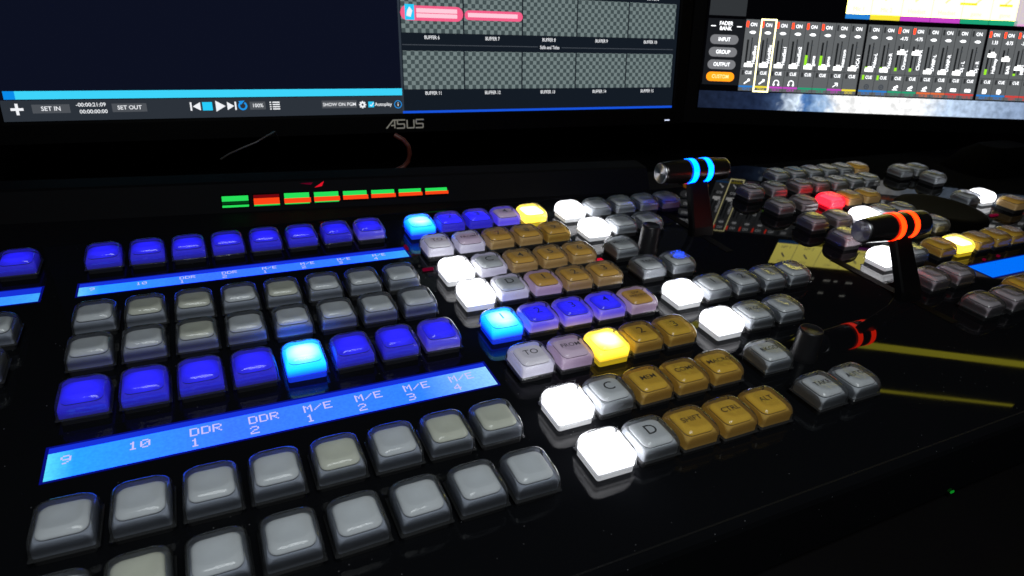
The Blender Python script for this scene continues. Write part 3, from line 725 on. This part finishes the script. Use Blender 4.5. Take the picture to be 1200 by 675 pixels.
TR = emat('fader_track', (28, 30, 32), 1.0); GM = emat('meter_green', (150, 225, 40), 1.2); YL = emat('tag_yellow', (225, 205, 50), 1.3); DK = emat('btn_dark', (52, 54, 56), 1.0)
tagc = {'b': emat('tag_blue', (40, 130, 215), 1.0), 'y': YL, 'm': emat('tag_magenta', (200, 70, 200), 1.0), 'g': emat('tag_green', (30, 165, 120), 1.0), 'o': emat('tag_orange', (235, 110, 55), 1.0), 'r': emat('tag_red', (220, 65, 60), 1.0)}
strips = []
def bank(x, items):
    for i, it in enumerate(items): strips.append((x+i*.792, it))
#      on, value, fader 0-1, meter, name, cue lit, icon, tag, tagtext
bank(2.05, [(1, '-', 0, 0, 'HeadBoo', 0, 'mic', 'b', 'CH 2'), (1, '-', 0, 0, 'WorkMix', 0, 'mic', 'y', 'CH 6'), (1, '-', 0, 0, 'HeadSet1', 0, 'hp', 'm', 'CH 3'), (1, '-', 0, 0, 'HeadSet2', 0, 'hp', 'm', 'CH 4'),
            (1, '-', 0, .55, 'game', 0, '', 'g', 'CH 7'), (1, '-', 0, .55, 'game', 0, '', 'g', 'CH 8'), (0, '-', 0, 0, 'Intercom', 0, 'ar', 'm', 'CH 9'), (0, '-', 0, 0, 'DCA 1', 0, '', 'y', 'DCA1')])
bank(8.50, [(0, '-', 0, .15, 'Video-L', 1, 'sp', 'b', 'CH 31'), (0, '-', 0, .15, 'Video-R', 1, 'sp', 'b', 'CH 32'), (1, '-4.75', .75, .15, 'Chrome L', 0, 'lp', 'g', 'CH 17'), (1, '-4.75', .75, .15, 'Chrome R', 0, 'lp', 'g', 'CH 18'),
            (0, '-', 0, 0, 'DVMP-L', 0, 'lp', 'o', 'CH 25'), (0, '-', 0, 0, 'DVMP-R', 0, 'lp', 'o', 'CH 26'), (0, '-', 0, 0, 'Dj - L', 0, 'kb', 'r', 'CH 29'), (0, '-', 0, 0, 'Dj - R', 0, 'kb', 'r', 'CH 30')])
bank(14.98, [(1, '1.33', .8, .25, 'Hallway', 0, 'cup', 'b', 'AUX 1'), (1, '-8.75', .65, 0, 'BAR', 0, 'cup', 'b', 'AUX 2'), (1, '-32', .3, .1, 'Mix L', 0, '', 'r', 'GRP1'), (1, '-32', .3, .1, 'Mix R', 0, '', 'r', 'GRP2')] + [(0, '-', 0, 0, 'Mix', 0, '', 'r', 'GRP')]*4)
base = MB(); det = MB(); fad = MB(); tx = MB()
for x, (on, val, fd, me_, nm, cue, ic, tg, tt) in strips:
    wd = .792
    F.rect(base, x, .93, x+wd-.03, 4.42, .012, SG); F.rect(base, x+wd-.03, .93, x+wd, 4.42, .012, SL)
    F.rect(base, x, 2.0, x+wd-.03, 2.03, .018, SL)
    F.rect(det, x+.05, 4.05, x+.15, 4.33, z, ON if on else DK)
    F.text(tx, 'ON', x+.42, 4.17, .24, z, WT, .014, sx=.9)
    if val == '-':
        F.poly(tx, [(x+.22, 3.80), (x+.34, 3.87), (x+.5, 3.87), (x+.58, 3.80), (x+.5, 3.74), (x+.34, 3.74)], z, WT)
    else: F.text(tx, val, x+.40, 3.80, .24, z, WT, .012, sx=.85)
    F.rect(det, x+.17, 2.25, x+.27, 3.45, z, TR); F.rect(det, x+.40, 2.25, x+.45, 3.55, z, TR)
    F.rect(det, x+.36, 3.28, x+.52, 3.31, z+.004, LN)
    if me_: F.rect(det, x+.15, 2.2, x+.29, 2.2+me_*1.1, z+.006, GM)
    fy = 2.12 + fd*1.2
    F.rect(fad, x+.16, fy, x+.60, fy+.18, .03, FK); F.rect(fad, x+.3, fy+.18, x+.5, fy+.26, .03, FK)
    F.text(tx, nm, x+.62, 2.28, .25, .035, WT, .014, rot=math.pi/2, align='L', sx=.95)
    F.rect(det, x+.08, 1.72, x+.2, 1.95, z, GM if cue else DK)
    F.text(tx, 'CUE', x+.44, 1.83, .22, z, WT, .014, sx=.85)
    cx = x+.4
    if ic == 'mic': F.line(tx, cx-.13, 1.28, cx+.08, 1.44, .06, z, WT); F.ring(tx, cx+.1, 1.47, 0, .07, z, WT, n=10)
    elif ic == 'hp': F.ring(tx, cx, 1.38, .11, .15, z, WT, -.6, math.pi+.6); F.rect(tx, cx-.17, 1.24, cx-.08, 1.34, z, WT); F.rect(tx, cx+.08, 1.24, cx+.17, 1.34, z, WT)
    elif ic == 'ar': F.line(tx, cx-.12, 1.28, cx+.1, 1.45, .04, z, WT); F.line(tx, cx-.04, 1.48, cx+.12, 1.48, .04, z, WT); F.line(tx, cx+.12, 1.48, cx+.12, 1.32, .04, z+.004, WT)
    elif ic == 'sp': F.ring(tx, cx, 1.36, .08, .14, z, LN); F.ring(tx, cx, 1.36, 0, .05, z, LN, n=8)
    elif ic == 'lp': F.line(tx, cx-.1, 1.33, cx+.12, 1.45, .12, z, WT); F.rect(tx, cx-.16, 1.24, cx+.12, 1.28, z, WT)
    elif ic == 'kb': F.rect(tx, cx-.16, 1.28, cx+.16, 1.44, z, WT)
    elif ic == 'cup': F.ring(tx, cx, 1.36, 0, .13, z, WT, n=10); F.rect(tx, cx-.12, 1.24, cx+.08, 1.48, z+.004, WT)
    F.rect(det, x, 1.10, x+wd-.03, 1.19, z, tagc[tg]); F.text(tx, tt, x+.4, 1.02, .17, z, tagc[tg] if tg != 'y' else YL, .012)
P(base.build('mixer_strips', t)); P(det.build('level_meters', t)); P(fad.build('fader_knobs', t)); P(tx.build('mixer_lettering', t))
mb = MB(); xa = 2.05+.792; OL = emat('selected_outline', (255, 245, 180), 3.2)
for a, b, c, d in ((xa-.02, .90, xa+.05, 4.47), (xa+.74, .90, xa+.81, 4.47), (xa-.02, .88, xa+.81, .95), (xa-.02, 4.40, xa+.81, 4.47)): F.rect(mb, a, b, c, d, .04, OL)
P(mb.build('selected_outline', t))
# bright window above, with coloured bands
mb = MB(); PW = mat('window_pale_yellow', (0, 0, 0), .5, emis=(5.6, 4.9, 1.0), es=1.0)
PW1 = mat('window_lower_white', (0, 0, 0), .5, emis=(2.1, 2.0, 1.35), es=1.0)
F.rect(mb, 7.18, 4.9, 16.2, 6.45, .012, PW); F.rect(mb, 16.2, 4.75, 31, 5.95, .012, emat('window_pink_grey', (214, 200, 210), 1.0))
bands = [('b', 1.3), ('y', 1.6), ('m', 1.6), ('m', 1.6), ('g', 1.55), ('g', 1.55)]; x = 7.18
for i, (k, wdt) in enumerate(bands):
    F.rect(mb, x, 4.66, x+wdt-.02, 4.9, .012, tagc[k]); x += wdt
F.rect(mb, 16.2, 4.66, 31, 4.75, .012, emat('pale_pink_band', (235, 170, 220), 1.0))
F.poly(mb, [(3.0, 11.75), (31, 13.1), (31, 13.68), (3.0, 12.42)], .012, mat('window_title_yellow', (0, 0, 0), .5, emis=(2.7, 2.4, .15), es=1.0))
F.poly(mb, [(7.4, 16.45), (31, 17.55), (31, 17.8), (7.4, 16.85)], .012, mat('window_title_yellow', (0, 0, 0), .5))
P(mb.build('bright_window', t))
mb = MB(); GT = emat('window_grey_text', (225, 215, 190), 1.0); x = 7.18
for (k, wdt), nm in zip(bands, ('Mic 1', 'Mic 2', 'Headset', 'Headset', 'game', 'game')):
    F.text(mb, nm, x+wdt/2, 5.13, .28, .02, GT); F.line(mb, x+wdt, 4.92, x+wdt, 6.4, .03, .02, GT)
    F.line(mb, x+wdt*.4, 5.6, x+wdt*.6, 5.9, .1, .02, GT); F.text(mb, 'CUE', x+wdt*.5, 6.2, .22, .02, GT)
    x += wdt
for a, b in ((13.1, 14.0), (15.2, 15.9)): F.rect(mb, a, 5.55, b, 5.66, .022, YL)
F.text(mb, 'CH 6', 16.75, 5.2, .24, .02, GT); F.text(mb, 'input', 16.75, 4.93, .24, .02, GT)
LT = emat('faint_ui_grey', (180, 180, 170), 3)
for a, b, l in ((10.3, 7.35, .25), (11.2, 7.42, .45), (11.9, 7.43, .25), (12.7, 7.46, .45), (11.3, 8.46, .35), (12.8, 8.55, .35)): F.rect(mb, a, b-.06, a+l, b+.06, .02, LT)
P(mb.build('window_lettering', t))

# ------------------------------------------------------------------ thin cable loops under the left monitor
def tag(o, label, cat, group=None):
    o['label'] = label; o['category'] = cat
    if group: o['group'] = group
    return o
mb = MB(); pts = [(9.45, 15.2, 1.2), (9.74, 15, 1.05), (9.93, 15, .8), (9.99, 15, .5), (9.92, 15, .2), (9.75, 15, 0.0), (9.45, 15, -.12), (9.0, 15, -.6), (8.6, 15.2, -2.1)]
mb.tube(pts, .09, mat('brown_red_cable', (0.12, 0.028, 0.018), .4))
tag(mb.build('cable'), 'thick reddish cable curving down below the left monitor lettering', 'cable')
mb = MB(); pts = [(3.3, 15.2, .6), (3.6, 15, .85), (4.0, 15, 1.02), (4.48, 15, 1.2), (4.85, 15.1, 1.38), (5.3, 16.6, 1.1), (5.6, 18, .3)]
mb.tube(pts, .03, mat('grey_cable', (0.08, 0.07, 0.065), .4))
tag(mb.build('cable'), 'thin grey cable arching just below the left monitor bezel', 'cable')
